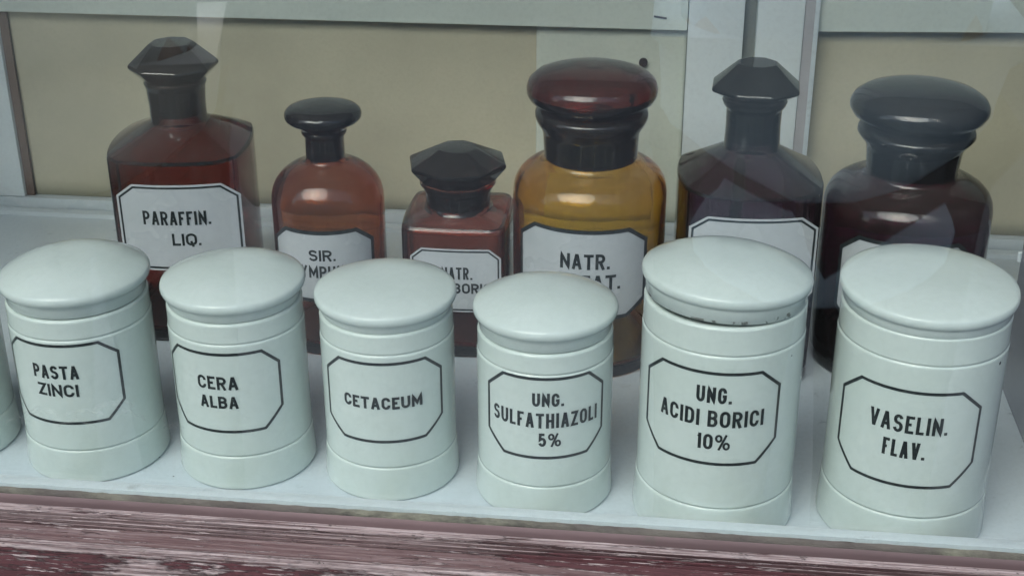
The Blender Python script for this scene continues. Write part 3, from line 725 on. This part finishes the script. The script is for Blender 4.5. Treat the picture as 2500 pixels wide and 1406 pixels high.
# dried smears wiped across the inside of the glass, low in the left corner
rnd = random.Random(9); bm = bmesh.new()
def pane_surf(u, z, off): return (u*S, (-1.258+off)*S, z*S)
link_z = 1.2
for (ux, uz, L, H, k) in ((-8.55, 1.55, .38, .10, 1), (-8.2, 1.66, .5, .12, 2), (-7.55, 1.74, .55, .10, 1), (-7.2, 1.80, .5, .14, 2), (-6.95, 1.70, .5, .16, 1), (-7.7, 1.55, .55, .10, 1), (-7.0, 1.92, .3, .10, 2), (-6.3, 1.62, .3, .06, 1), (-8.9, 2.0, .3, .12, 1)):
    for q in range(k):
        pts = [(ux+L*(i/14-.5), uz+q*.05+H*math.sin(math.pi*i/14)+.02*math.sin(i*1.1+q)+L*0.05*i/14) for i in range(15)]
        ribbon(bm, pane_surf, pts, 0.025+rnd.random()*.02, 0.0005*q)
link('smear', bm, M['smear'], pane, smooth=False)

# ------------------------------------------------------------------ passers-by outside, seen only as reflections in the pane
M['skin'] = plain('skin', (0.42, 0.27, 0.21), 0.5, 0.08, 40, 0.05)
M['hair'] = plain('brown_hair', (0.05, 0.032, 0.022), 0.6, 0.4, 60, 0.3, (8, 8, 1))
M['jacket_blue'] = plain('pale_blue_jacket', (0.54, 0.72, 0.88), 0.8, 0.25, 9, 0.5, (1, 1, 0.35))
M['jacket_white'] = plain('off_white_jacket', (0.78, 0.80, 0.78), 0.8, 0.2, 9, 0.5, (1, 1, 0.35))
M['trousers'] = plain('dark_trousers', (0.025, 0.025, 0.032), 0.85, 0.3, 20, 0.3)
M['shoe'] = plain('black_shoe', (0.02, 0.02, 0.02), 0.4, 0.2, 30, 0.1)
def skin_mesh(name, verts, edges, radii, mat, parent, root=0, sub=2):
    me = bpy.data.meshes.new(name); me.from_pydata([tuple(c*S for c in v) for v in verts], edges, [])
    o = bpy.data.objects.new(name, me); COL.objects.link(o)
    md = o.modifiers.new('skin', 'SKIN'); md.use_smooth_shade = True
    for i, r in enumerate(radii):
        rx, ry = r if isinstance(r, tuple) else (r, r)
        me.skin_vertices[0].data[i].radius = (rx*S, ry*S); me.skin_vertices[0].data[i].use_root = (i == root)
    sb = o.modifiers.new('sub', 'SUBSURF'); sb.levels = sub; sb.render_levels = sub
    dg = bpy.context.evaluated_depsgraph_get(); dg.update()
    fin = bpy.data.meshes.new_from_object(o.evaluated_get(dg))
    o.modifiers.clear(); o.data = fin; bpy.data.meshes.remove(me)
    fin.materials.clear(); fin.materials.append(mat)
    for p in fin.polygons: p.use_smooth = True
    o.parent = parent; return o
def make_person(label, x, y, rz, h, jacket, hem):
    """standing figure about h units tall facing +y, elbows bent and hands raised in front of the chest"""
    k = h/48.6
    t = thing('person', label, 'person', (x, y, -25)); t.rotation_euler = (0, 0, rz)
    V3 = []; E3 = []; R3 = []
    def add(v, r, prev=None):
        V3.append(tuple(c*k for c in v)); R3.append(tuple(c*k for c in r) if isinstance(r, tuple) else r*k)
        if prev is not None: E3.append((prev, len(V3)-1))
        return len(V3)-1
    pel = add((0, 0, 26), (4.2, 2.9)); wst = add((0, 0, 30), (3.7, 2.6), pel); ch = add((0, 0, 35.5), (4.6, 3.1), wst); nk0 = add((0, 0, 40), (2.0, 1.9), ch)
    nk = add((0, .2, 42), (1.55, 1.6), nk0); jw = add((0, .9, 43.8), (1.9, 2.3), nk); hd = add((0, .7, 46), (2.15, 2.6), jw); tp = add((0, .4, 48), (1.5, 1.8), hd)
    for sx in (-1, 1):
        sh = add((sx*5.0, 0, 38.8), 1.7, ch); el_ = add((sx*6.6, .6, 31.0), 1.15, sh); wr = add((sx*2.6, 6.2, 34.5), .75, el_); hn = add((sx*1.7, 7.2, 35.6), (.95, .5), wr)
        for q in range(4):
            a = add((sx*(1.3-q*.05)+sx*.3*(q-1.5), 8.2, 36.3-q*.5), .26, hn); add((sx*.5, 8.8-.1*q, 36.3-q*.5), .22, a)
        th_ = add((sx*1.2, 7.2, 36.6), .3, hn); add((sx*.7, 7.7, 37.2), .25, th_)
        hp = add((sx*2.3, 0, 23.6), 2.5, pel); kn = add((sx*2.5, .3, 13.2), 1.7, hp); an = add((sx*2.6, -.3, 2.4), 1.0, kn); add((sx*2.9, 2.4, .8), (1.1, .7), an)
    skin_mesh('body', V3, E3, R3, M['skin'], t)
    jv = [(0, 0, hem), (0, 0, 27), (0, 0, 30.5), (0, 0, 35.5), (0, 0, 39.5)]; je = [(0, 1), (1, 2), (2, 3), (3, 4)]; jr = [(5.2, 3.8), (4.9, 3.6), (4.5, 3.3), (5.2, 3.7), (2.9, 2.6)]
    for sx in (-1, 1):
        i = len(jv); jv += [(sx*5.2, 0, 38.8), (sx*6.4, .3, 34.8), (sx*6.8, .6, 30.8), (sx*4.6, 3.7, 32.9), (sx*2.9, 5.8, 34.3)]; jr += [2.15, 1.85, 1.75, 1.4, 1.15]
        je += [(3, i), (i, i+1), (i+1, i+2), (i+2, i+3), (i+3, i+4)]
    skin_mesh('jacket', [tuple(c*k for c in v) for v in jv], je, [tuple(c*k for c in r) if isinstance(r, tuple) else r*k for r in jr], jacket, t, 2)
    tv = [(0, 0, 25.6)]; te = []; tr = [(4.35, 3.1)]
    for sx in (-1, 1):
        i = len(tv); tv += [(sx*2.3, 0, 22.8), (sx*2.5, .3, 13.2), (sx*2.6, -.2, 2.6)]; tr += [2.75, 2.0, 1.55]; te += [(0, i), (i, i+1), (i+1, i+2)]
    skin_mesh('trousers', [tuple(c*k for c in v) for v in tv], te, [tuple(c*k for c in r) if isinstance(r, tuple) else r*k for r in tr], M['trousers'], t)
    skin_mesh('hair', [tuple(c*k for c in v) for v in ((0, -.6, 44.6), (0, -.3, 46.8), (0, .3, 48.2))], [(0, 1), (1, 2)], [(2.2*k, 1.9*k), (2.4*k, 2.4*k), (1.7*k, 1.9*k)], M['hair'], t)
    for sx in (-1, 1):
        skin_mesh('shoe', [tuple(c*k for c in v) for v in ((sx*2.6, -.8, .95), (sx*2.75, 1.2, .9), (sx*2.95, 3.2, .7))], [(0, 1), (1, 2)], [(1.1*k, .9*k), (1.2*k, .85*k), (1.05*k, .6*k)], M['shoe'], t)
        skin_mesh('eye', [tuple(c*k for c in v) for v in ((sx*.85, 3.05, 46.0), (sx*.85, 3.15, 46.0))], [(0, 1)], [.26*k, .2*k], M['label'], t, sub=1)
        skin_mesh('ear', [tuple(c*k for c in v) for v in ((sx*2.2, .4, 45.4), (sx*2.35, .2, 46.3))], [(0, 1)], [.35*k, .45*k], M['skin'], t, sub=1)
    skin_mesh('nose', [tuple(c*k for c in v) for v in ((0, 2.95, 46.0), (0, 3.6, 44.9))], [(0, 1)], [.25*k, .42*k], M['skin'], t, sub=1)
    return t
make_person('person in a pale blue jacket mirrored in the glass over the two plum bottles', 4.6, -24.2, 0.0, 48.6, M['jacket_blue'], 18.0)
make_person('person in an off white jacket mirrored in the glass over the PARAFFIN. LIQ. bottle', -17.6, -24.0, -0.25, 46.0, M['jacket_white'], 21.5)
